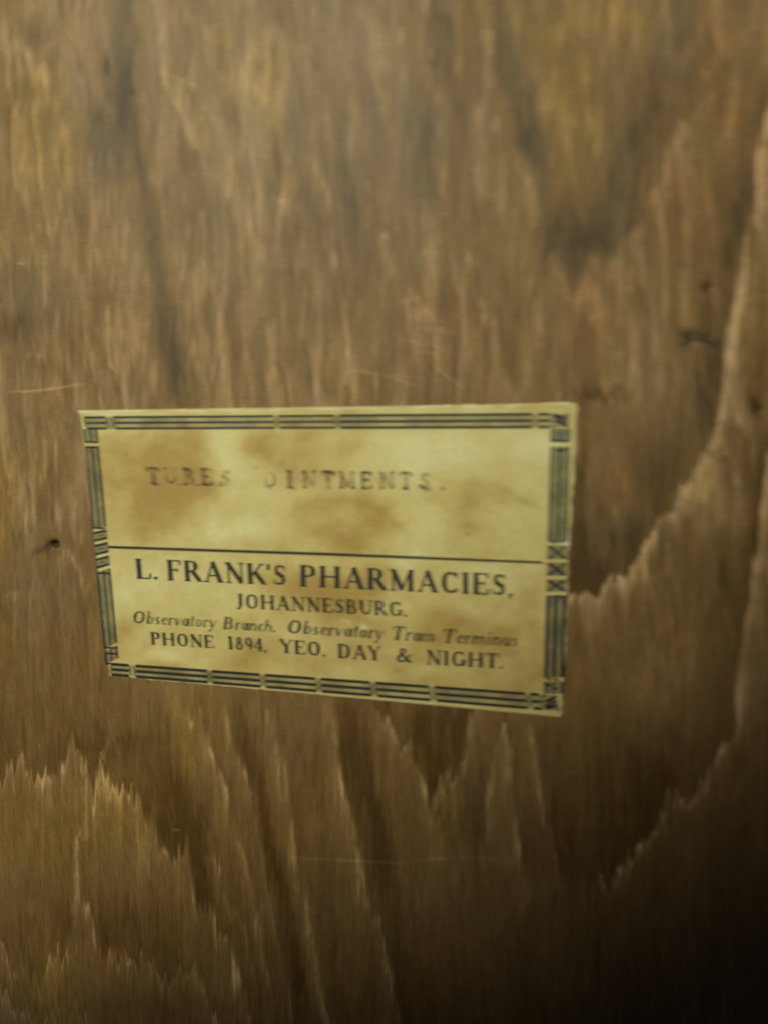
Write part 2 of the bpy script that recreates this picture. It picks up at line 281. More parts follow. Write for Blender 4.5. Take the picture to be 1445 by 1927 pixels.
# ------------------------------------------------------------------ materials
def nodes(name):
    m = bpy.data.materials.new(name); m.use_nodes = True; nt = m.node_tree
    return m, nt, nt.nodes['Principled BSDF']
def N(nt, typ, **kw):
    n = nt.nodes.new(typ)
    for a, b in kw.items():
        if hasattr(n, a): setattr(n, a, b)
        else: n.inputs[a].default_value = b
    return n
def mapped(nt, scale, rot=0):
    tc = N(nt, 'ShaderNodeTexCoord'); mp = N(nt, 'ShaderNodeMapping')
    mp.inputs['Scale'].default_value = scale; mp.inputs['Rotation'].default_value = (0, 0, rot)
    nt.links.new(tc.outputs['Object'], mp.inputs[0]); return mp.outputs[0]
def wood_material():
    m, nt, bs = nodes('varnished_wood'); L = nt.links.new
    at = N(nt, 'ShaderNodeAttribute', attribute_name='tone')
    fib = N(nt, 'ShaderNodeTexNoise'); fib.inputs['Scale'].default_value = 1; fib.inputs['Detail'].default_value = 5
    L(mapped(nt, (2600, 160, 100)), fib.inputs['Vector'])
    grit = N(nt, 'ShaderNodeTexNoise'); grit.inputs['Scale'].default_value = 1; grit.inputs['Detail'].default_value = 3
    L(mapped(nt, (3600, 3600, 3600)), grit.inputs['Vector'])
    r1 = N(nt, 'ShaderNodeMapRange'); r1.inputs['From Min'].default_value = .3; r1.inputs['From Max'].default_value = .7; r1.inputs['To Min'].default_value = .80; r1.inputs['To Max'].default_value = 1.20
    L(fib.outputs[0], r1.inputs[0])
    r2 = N(nt, 'ShaderNodeMapRange'); r2.inputs['From Min'].default_value = .3; r2.inputs['From Max'].default_value = .7; r2.inputs['To Min'].default_value = .74; r2.inputs['To Max'].default_value = 1.26
    L(grit.outputs[0], r2.inputs[0])
    mu = N(nt, 'ShaderNodeMath', operation='MULTIPLY'); L(r1.outputs[0], mu.inputs[0]); L(r2.outputs[0], mu.inputs[1])
    vm = N(nt, 'ShaderNodeVectorMath', operation='SCALE'); L(at.outputs['Color'], vm.inputs[0]); L(mu.outputs[0], vm.inputs['Scale'])
    L(vm.outputs[0], bs.inputs['Base Color'])
    rn = N(nt, 'ShaderNodeTexNoise'); rn.inputs['Scale'].default_value = 1; rn.inputs['Detail'].default_value = 4
    L(mapped(nt, (120, 30, 30)), rn.inputs['Vector'])
    rr = N(nt, 'ShaderNodeMapRange'); rr.inputs['To Min'].default_value = .38; rr.inputs['To Max'].default_value = .62
    L(rn.outputs[0], rr.inputs[0]); L(rr.outputs[0], bs.inputs['Roughness'])
    bs.inputs['Specular IOR Level'].default_value = .22
    bp = N(nt, 'ShaderNodeBump'); bp.inputs['Strength'].default_value = .25; bp.inputs['Distance'].default_value = .00004
    L(fib.outputs[0], bp.inputs['Height']); L(bp.outputs[0], bs.inputs['Normal'])
    return m
def paper_material():
    m, nt, bs = nodes('aged_paper'); L = nt.links.new
    at = N(nt, 'ShaderNodeAttribute', attribute_name='tone')
    grit = N(nt, 'ShaderNodeTexNoise'); grit.inputs['Scale'].default_value = 3000; grit.inputs['Detail'].default_value = 4
    tc = N(nt, 'ShaderNodeTexCoord'); L(tc.outputs['Object'], grit.inputs['Vector'])
    r = N(nt, 'ShaderNodeMapRange'); r.inputs['From Min'].default_value = .3; r.inputs['From Max'].default_value = .7; r.inputs['To Min'].default_value = .93; r.inputs['To Max'].default_value = 1.07
    L(grit.outputs[0], r.inputs[0])
    vm = N(nt, 'ShaderNodeVectorMath', operation='SCALE'); L(at.outputs['Color'], vm.inputs[0]); L(r.outputs[0], vm.inputs['Scale'])
    L(vm.outputs[0], bs.inputs['Base Color']); bs.inputs['Roughness'].default_value = .62
    bp = N(nt, 'ShaderNodeBump'); bp.inputs['Strength'].default_value = .15; bp.inputs['Distance'].default_value = .00003
    L(grit.outputs[0], bp.inputs['Height']); L(bp.outputs[0], bs.inputs['Normal'])
    return m
def ink_material(name, rgb, cover, wear, scale=500, fine=3500):
    """printing ink that lets the paper through where it is thin or rubbed off"""
    m, nt, bs = nodes(name); L = nt.links.new
    bs.inputs['Base Color'].default_value = (*lin(*rgb), 1); bs.inputs['Roughness'].default_value = .6
    tr = N(nt, 'ShaderNodeBsdfTransparent'); mix = N(nt, 'ShaderNodeMixShader')
    tc = N(nt, 'ShaderNodeTexCoord')
    a = N(nt, 'ShaderNodeTexNoise'); a.inputs['Scale'].default_value = scale; a.inputs['Detail'].default_value = 3
    b = N(nt, 'ShaderNodeTexNoise'); b.inputs['Scale'].default_value = fine; b.inputs['Detail'].default_value = 2
    L(tc.outputs['Object'], a.inputs['Vector']); L(tc.outputs['Object'], b.inputs['Vector'])
    r = N(nt, 'ShaderNodeMapRange'); r.inputs['From Min'].default_value = .35; r.inputs['From Max'].default_value = .65
    r.inputs['To Min'].default_value = cover-wear; r.inputs['To Max'].default_value = min(1, cover+wear); L(a.outputs[0], r.inputs[0])
    r2 = N(nt, 'ShaderNodeMapRange'); r2.inputs['From Min'].default_value = .3; r2.inputs['From Max'].default_value = .7
    r2.inputs['To Min'].default_value = .75; r2.inputs['To Max'].default_value = 1.15; L(b.outputs[0], r2.inputs[0])
    mu = N(nt, 'ShaderNodeMath', operation='MULTIPLY', use_clamp=True); L(r.outputs[0], mu.inputs[0]); L(r2.outputs[0], mu.inputs[1])
    L(mu.outputs[0], mix.inputs[0]); L(tr.outputs[0], mix.inputs[1]); L(bs.outputs[0], mix.inputs[2])
    L(mix.outputs[0], nt.nodes['Material Output'].inputs['Surface'])
    return m

board = new_obj('wooden_board', V2, np.vstack([Fq, Fs, Fb]), wood_material(), smooth_shade=False)
board.data.polygons.foreach_set('use_smooth', np.r_[np.ones(len(Fq), bool), np.zeros(len(board.data.polygons)-len(Fq), bool)])
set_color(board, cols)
board['kind'] = 'structure'
board['label'] = 'brown varnished wooden board with jagged light grain behind the paper label'
board['category'] = 'wooden board'

# ------------------------------------------------------------------ the paper label
def lab_z(X, Y):
    """height of the paper's face above the board in mm (photograph coordinates)"""
    z = .17 + .05*fbm(X/90, Y/90, 3) + .018*fbm(X/22, Y/22, 5, 3)
    z += .35*np.exp(-(((X-160)/30)**2+((Y-773)/14)**2))                       # lifted corner
    z += .12*np.exp(-((Y-(774-(X-152)*.017))/5)**2)*(.5+vnoise(X/26, X*0, 1))    # lifted top edge
    z += .15*np.exp(-(((X-1068)/10)**2+((Y-1030)/18)**2))
    return np.maximum(z, .06)
nu, nv = 620, 372
U, Vv = np.meshgrid(np.linspace(0, 1, nu), np.linspace(0, 1, nv))
# outline surveyed along each side, with nicks and fraying
tp = np.interp(U[0], [0, .04, .1, .45, .7, .9, .985, 1], [0, -1, .5, 2.5, 1.5, 0, 0, 3])
bt = np.interp(U[0], [0, .3, .7, 1], [0, 0, -1, 1])
lf = np.interp(Vv[:, 0], [0, .03, .5, 1], [-2, 2, 1, 0]); rt = np.interp(Vv[:, 0], [0, .02, .45, .5, .58, 1], [-2, 0, -2, -1.5, 0, 0])
lx = U[0]*0
jt = 2.2*vnoise(U[0]*90, lx+3, 1)+2.4*vnoise(U[0]*22, lx+9, 2)+1.0*vnoise(U[0]*260, lx+1, 4)
jb = 1.4*vnoise(U[0]*80, lx+13, 1)+1.4*vnoise(U[0]*20, lx+29, 2)
ly = Vv[:, 0]*0
jl = 1.6*vnoise(Vv[:, 0]*50, ly+43, 1)+1.5*vnoise(Vv[:, 0]*14, ly+5, 3); jr = 3.4*vnoise(Vv[:, 0]*60, ly+33, 1)+2.5*vnoise(Vv[:, 0]*14, ly+15, 3)
Hm = homography([(0, 0), (1, 0), (1, 1), (0, 1)], Q)
w_ = Hm[2, 0]*U+Hm[2, 1]*Vv+Hm[2, 2]
LX = (Hm[0, 0]*U+Hm[0, 1]*Vv+Hm[0, 2])/w_; LY = (Hm[1, 0]*U+Hm[1, 1]*Vv+Hm[1, 2])/w_
LY = LY + (tp+jt)[None, :]*(1-Vv)**6 + (bt+jb)[None, :]*Vv**6
LX = LX + (lf+jl)[:, None]*(1-U)**9 + (rt+jr)[:, None]*U**9
B = to_board(np.stack([LX, LY], -1)); LZ = lab_z(LX, LY)
top = np.concatenate([B*MM, (LZ*MM)[..., None]], -1).reshape(-1, 3)
li = np.arange(nu*nv).reshape(nv, nu)
lf_ = np.stack([li[1:, :-1], li[1:, 1:], li[:-1, 1:], li[:-1, :-1]], -1).reshape(-1, 4)
rim = np.concatenate([li[0, :-1], li[:-1, -1], li[-1, :0:-1], li[:0:-1, 0]])
und = top[rim].copy(); und[:, 2] -= .13*MM
n0 = len(top); k = np.arange(len(rim)); k2 = (k+1) % len(rim)
ls = np.stack([rim[k], rim[k2], n0+k2, n0+k], -1)
und2 = top[[li[0, 0], li[0, -1], li[-1, -1], li[-1, 0]]].copy(); und2[:, 2] = .012*MM
n1 = n0+len(rim)
lb = np.array([[n1, n1+1, n1+2, n1+3]])
# stains of the paper: (cx, cy, rx, ry, amount): positive = ochre, negative = pale
ST = [(300,930,130,120,.75),(600,870,120,60,.3),(260,850,70,40,.55),(340,850,60,36,.5),(425,840,34,50,-.9),(440,900,20,40,-.5),(545,840,80,36,.7),(560,880,60,30,.5),(400,960,26,70,.0),(405,985,26,50,-.5),
      (330,1012,60,16,-.6),(480,1000,60,26,-.7),(640,980,90,46,.8),(640,1015,70,24,.6),(560,945,80,40,.2),(700,960,50,40,.5),(800,990,50,40,-.5),(900,850,120,50,-.5),(900,930,50,26,.35),(890,985,30,16,.3),(780,860,60,30,-.3),
      (1000,900,60,120,-.35),(730,850,60,40,-.35),(640,900,60,30,-.3),(240,1120,30,50,-.2),(350,1110,120,50,-.6),(225,1220,30,60,.5),(300,1235,40,16,-.6),(420,1240,90,30,.35),(560,1110,90,30,.45),(600,1140,60,60,.5),(700,1090,80,24,.55),
      (800,1150,120,50,.4),(700,1190,120,50,.35),(850,1230,120,60,.5),(960,1200,60,80,.6),(970,1290,80,40,.7),(800,1290,100,20,.5),(940,1080,70,24,-.5),(620,1250,120,30,.3),(350,1270,80,16,.3),(900,1120,80,30,.2),(480,1060,120,20,-.2),(1000,1140,30,60,.2),(500,1215,60,30,.5)]
s = .30 + .62*fbm(LX/95, LY/70, 2) + .34*fbm(LX/34, LY/30, 4)*.7
wx = LX+26*fbm(LX/60, LY/60, 1); wy = LY+22*fbm(LX/60, LY/60, 6)
for cx, cy, rx, ry, a in ST: s = s+a*.74*np.exp(-(((wx-cx)/rx)**2+((wy-cy)/ry)**2)**1.3)
ring = np.exp(-((np.sqrt(((wx-640)/100)**2+((wy-1010)/62)**2)-1)/.10)**2)*(wy < 1040)
s = s+.12*ring
speck = vnoise(LX/3.5, LY/3.5, 5); s = s+.5*np.clip(speck-.40, 0, 1)*5*(fbm(LX/60, LY/60, 7) > .05)
s2 = np.clip(s-.02, -.45, 1.35)[..., None]
PALE = lin(214, 211, 160); PAPER = lin(200, 188, 126); STAIN = lin(171, 146, 82); BROWN = lin(148, 121, 68)
pc = np.where(s2 < .3, PALE+(PAPER-PALE)*np.clip((s2+.45)/.75, 0, 1), PAPER+(STAIN-PAPER)*np.clip((s2-.3)/.7, 0, 1))
pc = pc+(BROWN-pc)*np.clip(s2-1.0, 0, .6)
pc = pc*(1+.05*fbm(LX/5, LY/14, 3, 3)[..., None])
WHITE = lin(222, 214, 170)
def dab(cx, cy, rx, ry, a, c, tl=0):
    global pc
    A = math.radians(tl); x = LX-cx; y = LY-cy; u = x*math.cos(A)+y*math.sin(A); v = -x*math.sin(A)+y*math.cos(A)
    e = (a*np.exp(-((u/rx)**2+(v/ry)**2)))[..., None]; pc = pc*(1-e)+c*e
edge_d = np.minimum(np.minimum(U*LW, (1-U)*LW), np.minimum(Vv*LH, (1-Vv)*LH))
fr = (np.exp(-(edge_d/.35)**2)*np.clip(.35+1.2*vnoise(LX/16, LY/16, 2), 0, .8))[..., None]
pc = pc*(1-fr)+lin(200, 188, 140)*fr
tf = (np.exp(-(Vv*LH/.42)**2)*np.clip(.75+1.3*vnoise(LX/20, LY/9, 1)-.35*smooth(LX, 250, 600), 0, 1))[..., None]
pc = pc*(1-tf)+lin(226, 220, 184)*tf
for a in [(170,776,26,4,.8,WHITE,4),(200,779,24,4,.5,WHITE,0),(255,776,30,3,.35,WHITE,0),(700,766,14,3,.6,WHITE,20),(735,765,12,3,.5,WHITE,20),(882,764,12,3,.8,WHITE,20),(1070,1024,8,14,.9,lin(215,214,190),0),(1072,1008,5,12,.6,lin(215,214,190),0),
          (1072,950,3,14,.4,WHITE,0),(685,1180,7,7,.85,WHITE,0),(655,1170,8,3,.5,WHITE,30),(760,1060,14,5,.7,WHITE,25),(768,1072,10,6,.5,WHITE,0),(722,1145,7,9,.7,WHITE,-10),(474,1130,4,8,.6,WHITE,0),(420,1120,5,14,.4,WHITE,0),
          (276,1273,14,3,.8,WHITE,0),(610,1308,10,2,.5,WHITE,0),(880,1005,5,2,.8,lin(120,104,50),20),(878,990,22,9,.25,lin(150,130,70),0),(890,942,14,12,.35,lin(150,132,70),0),(950,920,26,6,.3,lin(140,125,80),28),(990,945,26,7,.35,lin(140,128,84),25),
          (480,880,5,3,.35,lin(130,100,50),0),(747,1262,9,3,.35,lin(150,110,50),0),(1010,1240,12,14,.3,STAIN,0),(1000,1070,16,30,.3,WHITE,0),(312,1232,28,12,.4,WHITE,0)]:
    dab(*a)
paper = new_obj('paper_label', np.vstack([top, und, und2]), np.vstack([lf_, ls, lb]), paper_material(), smooth_shade=True)
set_color(paper, np.vstack([pc.reshape(-1, 3), np.tile(PAPER*.8, (len(rim)+4, 1))]))
paper['label'] = 'yellowed old pharmacy label with stained paper and printed patterned border glued on the wood'
paper['category'] = 'label'

# ------------------------------------------------------------------ printing
class Ink:
    """flat printed strokes, draped on the paper; each stroke a strip of small quads"""
    def __init__(s, z): s.v = []; s.f = []; s.z = z; s.n = 0
    def strip(s, A, Bq):
        A = np.asarray(A, float); Bq = np.asarray(Bq, float)
        s.n += 1; dz = s.z + (s.n % 13)*.0016
        b = len(s.v)
        for P in (A, Bq):
            bb = to_board(P); zz = lab_z(P[:, 0], P[:, 1])+dz
            s.v += [(x*MM, y*MM, z*MM) for (x, y), z in zip(bb, zz)]
        n = len(A)
        for i in range(n-1): s.f.append((b+i, b+i+1, b+n+i+1, b+n+i))
    def line(s, p, q, w, w2=None):
        p = np.array(p, float); q = np.array(q, float); L = np.hypot(*(q-p)); w2 = w if w2 is None else w2
        n = max(2, int(L/6)+1); t = np.linspace(0, 1, n)[:, None]; d = (q-p)/max(L, 1e-6); nn = np.array([-d[1], d[0]])
        c = p+(q-p)*t; ww = w+(w2-w)*t
        s.strip(c-nn*ww/2, c+nn*ww/2)
    def poly(s, pts, ws):
        P = np.array(pts, float); T = np.gradient(P, axis=0); T /= np.maximum(np.hypot(T[:, 0], T[:, 1]), 1e-6)[:, None]
        nn = np.stack([-T[:, 1], T[:, 0]], 1); ws = np.asarray(ws, float)[:, None]*np.ones((len(P), 1))
        s.strip(P-nn*ws/2, P+nn*ws/2)
    def build(s, name, mat):
        v = np.array(s.v); f = np.array(s.f)
        a = v[f]; ar = np.cross(a[:, 1]-a[:, 0], a[:, 2]-a[:, 0])[:, 2]
        f[ar < 0] = f[ar < 0][:, ::-1]
        return new_obj(name, v, f, mat, paper)

# --- a serif alphabet drawn stroke by stroke. Units: cap height 1, baseline y 0, y up.
TH, HL, SF = .17, .07, .06        # thick stem, hairline, serif thickness
def G(adv, *st): return (adv, st)
def ln(x0, y0, x1, y1, w=TH): return ('l', x0, y0, x1, y1, w)
def sf(x, y, h=.13): return ('l', x-h, y, x+h, y, SF)
def stem(x, y0=0, y1=1, h=.13, w=TH): return (ln(x, y0, x, y1, w), sf(x, y0+.03, h), sf(x, y1-.03, h))
def arc(cx, cy, rx, ry, a0, a1, tn=HL, tk=TH): return ('a', cx, cy, rx, ry, a0, a1, tn, tk)
CAPS = {
 'L': G(.72, *stem(.2), ln(.2,.035,.62,.035,HL), ln(.62,.02,.64,.28,HL)),
 'F': G(.72, *stem(.2), ln(.2,.965,.62,.965,HL), ln(.62,.98,.63,.76,HL), ln(.2,.52,.5,.52,HL), ln(.5,.42,.5,.62,.05)),
 'R': G(.86, *stem(.2), ln(.2,.965,.45,.965,HL), arc(.43,.74,.22,.225,-90,90), ln(.2,.5,.45,.5,HL), ln(.42,.5,.72,.04), sf(.76,.03,.09)),
 'A': G(.90, ln(.16,.03,.45,.97,HL), ln(.44,1.0,.74,.03), ln(.25,.33,.6,.33,HL), sf(.15,.03,.12), sf(.75,.03,.14)),
 'N': G(.92, ln(.2,0,.2,.97,HL), ln(.18,.98,.74,.03), ln(.75,0,.75,1,HL), sf(.2,.03,.12), sf(.15,.97,.1), sf(.75,.97,.13)),
 'K': G(.88, *stem(.2), ln(.24,.38,.68,.96,HL), ln(.4,.6,.76,.04), sf(.7,.97,.12), sf(.78,.03,.11)),
 "'": G(.24, ln(.12,1,.1,.7,.12,)),
 'S': G(.66, arc(.34,.75,.20,.215,35,235,HL,.12), ln(.17,.64,.51,.38,TH), arc(.33,.26,.22,.225,-140,45,HL,.13), ln(.54,.97,.54,.74,.05), ln(.1,.03,.1,.3,.05)),
 'P': G(.76, *stem(.2), ln(.2,.965,.45,.965,HL), arc(.43,.73,.24,.235,-90,90), ln(.2,.49,.45,.49,HL)),
 'H': G(.96, *stem(.2), *stem(.76), ln(.2,.51,.76,.51,HL)),
 'M': G(1.08, ln(.2,0,.2,.97,HL), ln(.2,.98,.54,.05), ln(.54,.05,.86,.98,HL), ln(.88,0,.88,1), sf(.2,.03,.12), sf(.16,.97,.1), sf(.9,.97,.12), sf(.88,.03,.14)),
 'C': G(.82, arc(.45,.5,.34,.48,48,312), ln(.7,.98,.7,.7,.05), ln(.7,.06,.7,.26,.05)),
 'I': G(.42, *stem(.21)),
 'E': G(.76, *stem(.2), ln(.2,.965,.64,.965,HL), ln(.64,.98,.65,.76,HL), ln(.2,.52,.5,.52,HL), ln(.5,.42,.5,.62,.05), ln(.2,.035,.66,.035,HL), ln(.66,.02,.68,.27,HL)),
 ',': G(.26, ln(.12,.1,.12,0,.15), ln(.14,.02,.06,-.16,.06)),
 '.': G(.26, ln(.12,.13,.12,0,.15)),
 'J': G(.50, ln(.26,1,.26,.12), arc(.12,.08,.15,.16,-130,10,HL,.13), sf(.26,.97)),
 'O': G(.90, arc(.45,.5,.35,.48,0,360)),
 'B': G(.80, *stem(.2), ln(.2,.965,.42,.965,HL), arc(.41,.75,.2,.215,-90,90), ln(.2,.52,.44,.52,HL), arc(.43,.275,.24,.245,-90,90), ln(.2,.035,.44,.035,HL)),
 'U': G(.90, ln(.2,1,.2,.3), arc(.47,.3,.27,.27,180,360,HL,.14), ln(.74,.3,.74,1,HL), sf(.2,.97), sf(.74,.97,.12)),
 'G': G(.90, arc(.45,.5,.34,.48,48,312), ln(.7,.98,.7,.7,.05), ln(.72,.05,.72,.42), sf(.72,.43,.13)),
 'Y': G(.84, ln(.12,.97,.42,.48), ln(.72,.97,.44,.5,HL), ln(.43,0,.43,.5), sf(.13,.97,.13), sf(.7,.97,.11), sf(.43,.03)),
 'D': G(.90, *stem(.2), ln(.2,.965,.42,.965,HL), arc(.4,.5,.38,.465,-90,90), ln(.2,.035,.42,.035,HL)),
 'T': G(.80, *stem(.4, h=.15), ln(.08,.965,.72,.965,HL), ln(.08,.98,.07,.74,HL), ln(.72,.98,.73,.74,HL)),
 '&': G(.92, arc(.38,.78,.17,.18,-60,230,HL,.10), ln(.26,.66,.74,.04,.15), arc(.32,.26,.24,.24,95,330,HL,.14), ln(.5,.12,.74,.52,HL), sf(.74,.52,.1), sf(.78,.04,.09)),
 '1': G(.52, ln(.27,0,.27,1), ln(.12,.84,.27,.97,HL), sf(.27,.03,.15)),
 '8': G(.62, arc(.31,.75,.17,.215,0,360,HL,.12), arc(.31,.27,.22,.25,0,360,HL,.13)),
 '9': G(.62, arc(.31,.66,.22,.31,0,360,HL,.13), arc(.27,.5,.26,.47,-60,20,HL,.13)),
 '4': G(.64, ln(.42,0,.42,1), ln(.06,.28,.42,.97,HL), ln(.05,.27,.6,.27,HL), sf(.42,.03,.13)),
}
XH = .62
def bowl(cx, rx=.19, a0=0, a1=360): return arc(cx, XH/2, rx, XH/2-.02, a0, a1, .05, .12)
LOW = {
 'b': G(.52, ln(.12,0,.12,1,.11), bowl(.28), sf(.1,.97,.07)),
 's': G(.40, arc(.2,.45,.12,.14,30,240,.05,.09), ln(.1,.40,.30,.22,.11), arc(.19,.16,.14,.14,-150,45,.05,.1)),
 'e': G(.44, bowl(.24,.18,40,320), ln(.08,.34,.4,.36,.05), arc(.24,.4,.17,.2,0,90,.05,.08)),
 'r': G(.40, ln(.12,0,.12,XH,.11), arc(.25,.42,.13,.18,30,170,.05,.08), sf(.12,.03,.08)),
 'v': G(.46, ln(.06,XH,.2,.02,.11), ln(.2,.02,.4,XH,.05)),
 'a': G(.50, bowl(.24,.18), ln(.42,0,.42,XH,.11), sf(.46,.03,.05)),
 't': G(.34, ln(.16,.04,.16,.86,.11), ln(.03,XH,.32,XH,.05), ln(.16,.03,.32,.06,.05)),
 'o': G(.48, bowl(.24,.19)),
 'y': G(.48, ln(.06,XH,.22,.04,.11), ln(.42,XH,.16,-.28,.06), ln(.16,-.28,.02,-.24,.09)),
 'n': G(.54, ln(.12,0,.12,XH,.11), arc(.27,.4,.15,.2,0,170,.05,.1), ln(.42,0,.42,.42,.11), sf(.44,.03,.06)),
 'c': G(.42, bowl(.24,.18,50,310)),
 'h': G(.54, ln(.12,0,.12,1,.11), arc(.27,.4,.15,.2,0,170,.05,.1), ln(.42,0,.42,.42,.11)),
 'm': G(.80, ln(.12,0,.12,XH,.11), arc(.25,.4,.13,.2,0,170,.05,.1), ln(.39,0,.39,.42,.11), arc(.52,.4,.13,.2,0,170,.05,.1), ln(.66,0,.66,.42,.11)),
 'i': G(.28, ln(.13,0,.13,XH,.11), ln(.13,.9,.13,.78,.11), sf(.16,.03,.06)),
 'u': G(.54, ln(.12,XH,.12,.2,.11), arc(.27,.2,.15,.17,180,350,.05,.1), ln(.42,0,.42,XH,.11)),
}
FONT = dict(CAPS); FONT.update(LOW)
def write(ink, text, p0, p1, cap, slant=0, mono=False, weight=1.0, jitter=0):
    """set text on the baseline p0..p1 (photograph coordinates), cap height in the same units"""
    p0 = np.array(p0, float); p1 = np.array(p1, float)
    if mono: adv = [1.0]*len(text); tot = len(text)
    else: adv = [FONT[c][0] for c in text]; tot = sum(adv)
    d = p1-p0; L = np.hypot(*d); e = d/L; k = L/tot
    up = to_board(np.stack([p0, p0+[0, -10]])); 
    # the label's own up direction at this place
    hu = np.linalg.inv(Hm) @ np.array([*((p0+p1)/2), 1]); hu /= hu[2]
    q = lambda u, v: (lambda w: w[:2]/w[2])(Hm @ np.array([u, v, 1]))
    upv = q(hu[0], hu[1]-.02)-q(hu[0], hu[1]); upv /= np.hypot(*upv)
    x = 0
    for c, a in zip(text, adv):
        g = FONT[c]; j = rng.randn(2)*jitter
        if mono: sx = k*.86/1.0; off = x*k+(k-g[0]*min(k*.95/g[0], cap*1.0))/2; sx = min(k*.95/g[0], cap*1.0)
        else: sx = k; off = x*k
        def P(gx, gy): return p0+e*(off+gx*sx+slant*gy*cap)+upv*(gy*cap)+j
        for st in g[1]:
            if st[0] == 'l':
                _, x0, y0, x1, y1, w = st
                # stroke widths scale with the local direction
                dx = abs(x1-x0)*sx; dy = abs(y1-y0)*cap; hv = dy/(dx+dy+1e-6)
                if mono: w = .15
                ink.line(P(x0, y0), P(x1, y1), w*weight*(sx*hv+cap*(1-hv)))
            else:
                _, cx, cy, rx, ry, a0, a1, tn, tk = st
                A = np.radians(np.linspace(a0, a1, 13 if a1-a0 < 300 else 22))
                if mono: tn = tk = .15
                pts = [P(cx+(rx-tk/2*abs(math.cos(t)))*math.cos(t), cy+(ry-tn/2)*math.sin(t)) for t in A]
                ink.poly(pts, [(tn+(tk-tn)*abs(math.cos(t))**1.3)*weight*sx for t in A])
        x += a

INK = (34, 38, 40)
ink_strong = ink_material('black_printing_ink', INK, .99, .08)
ink_worn = ink_material('worn_printing_ink', INK, .88, .28, 420)
ink_thin = ink_material('thin_printing_ink', (48, 50, 38), .74, .28, 480)
ink_line = ink_material('border_ink', (28, 34, 36), .97, .14, 260)
ink_tint = ink_material('border_tint', (92, 98, 84), .5, .12, 300)
ink_pale = ink_material('pale_border_tint', (96, 102, 88), .30, .14, 200)
ink_type = ink_material('faded_typewriter_ink', (96, 76, 66), .25, .20, 230)

t1 = Ink(.03)
write(t1, 'L.', (255,1088.5), (301,1090), 38, weight=1.15); write(t1, "FRANK'S", (314,1091.5), (543,1101.5), 39, weight=1.15); write(t1, 'PHARMACIES,', (562,1103), (967,1121), 40.5, weight=1.15)
t1.build('shop_name_lettering', ink_strong)
t2 = Ink(.03); write(t2, 'JOHANNESBURG.', (446,1143.5), (767,1160), 27, weight=1.25); t2.build('town_name_lettering', ink_worn)
t3 = Ink(.03)
for w, a, b, c in [('Observatory', (248,1171.5), (408,1181), 23), ('Branch.', (418,1183), (521,1189), 23), ('Observatory', (538,1190.5), (722,1202), 25), ('Tram', (733,1203), (818,1208), 26), ('Terminus', (828,1208.5), (974,1216), 26)]:
    write(t3, w, a, b, c, slant=.22, weight=1.15)
t3.build('branch_address_lettering', ink_thin)
t4 = Ink(.03)
for w, a, b, c in [('PHONE', (284,1212.5), (406,1219.5), 24), ('1894,', (428,1221), (505,1226), 25), ('YEO.', (527,1227.5), (615,1235), 26), ('DAY', (635,1237.5), (719,1243), 27), ('&', (744,1245), (777,1247), 27), ('NIGHT.', (800,1250), (948,1258), 28)]:
    write(t4, w, a, b, c, weight=1.25)
t4.build('telephone_lettering', ink_worn)
t5 = Ink(.03)
for ox, oy in ((0, 0), (4, .8)):       # struck twice, slightly apart
    write(t5, 'TUBES', (272+ox,909+oy), (440+ox,914+oy), 31, mono=True, jitter=.8); write(t5, 'OINTMENTS.', (490+ox,915.5+oy), (852+ox,921+oy), 32, mono=True, jitter=.8)
for x0, x1, y in [(364,392,912),(336,354,911),(288,300,911),(410,430,913)]: t5.line((x0, y), (x1, y+.6), 4)
for a, b in [((796,921),(812,921)),((757,917),(766,920)),((499,912),(512,919)),((546,917),(558,919)),((572,915),(582,918)),((788,912),(800,920)),((828,917),(836,921))]: t5.line(a, b, 6)
t5.build('typed_lettering', ink_type)
t6 = Ink(.03); t6.line((205,1029), (620,1042.5), 5.2, 5.8); t6.line((619,1042.5), (1018,1058), 5.8, 4.6); t6.line((1016,1058), (1026,1061), 3, 1.2); t6.build('dividing_line', ink_strong)

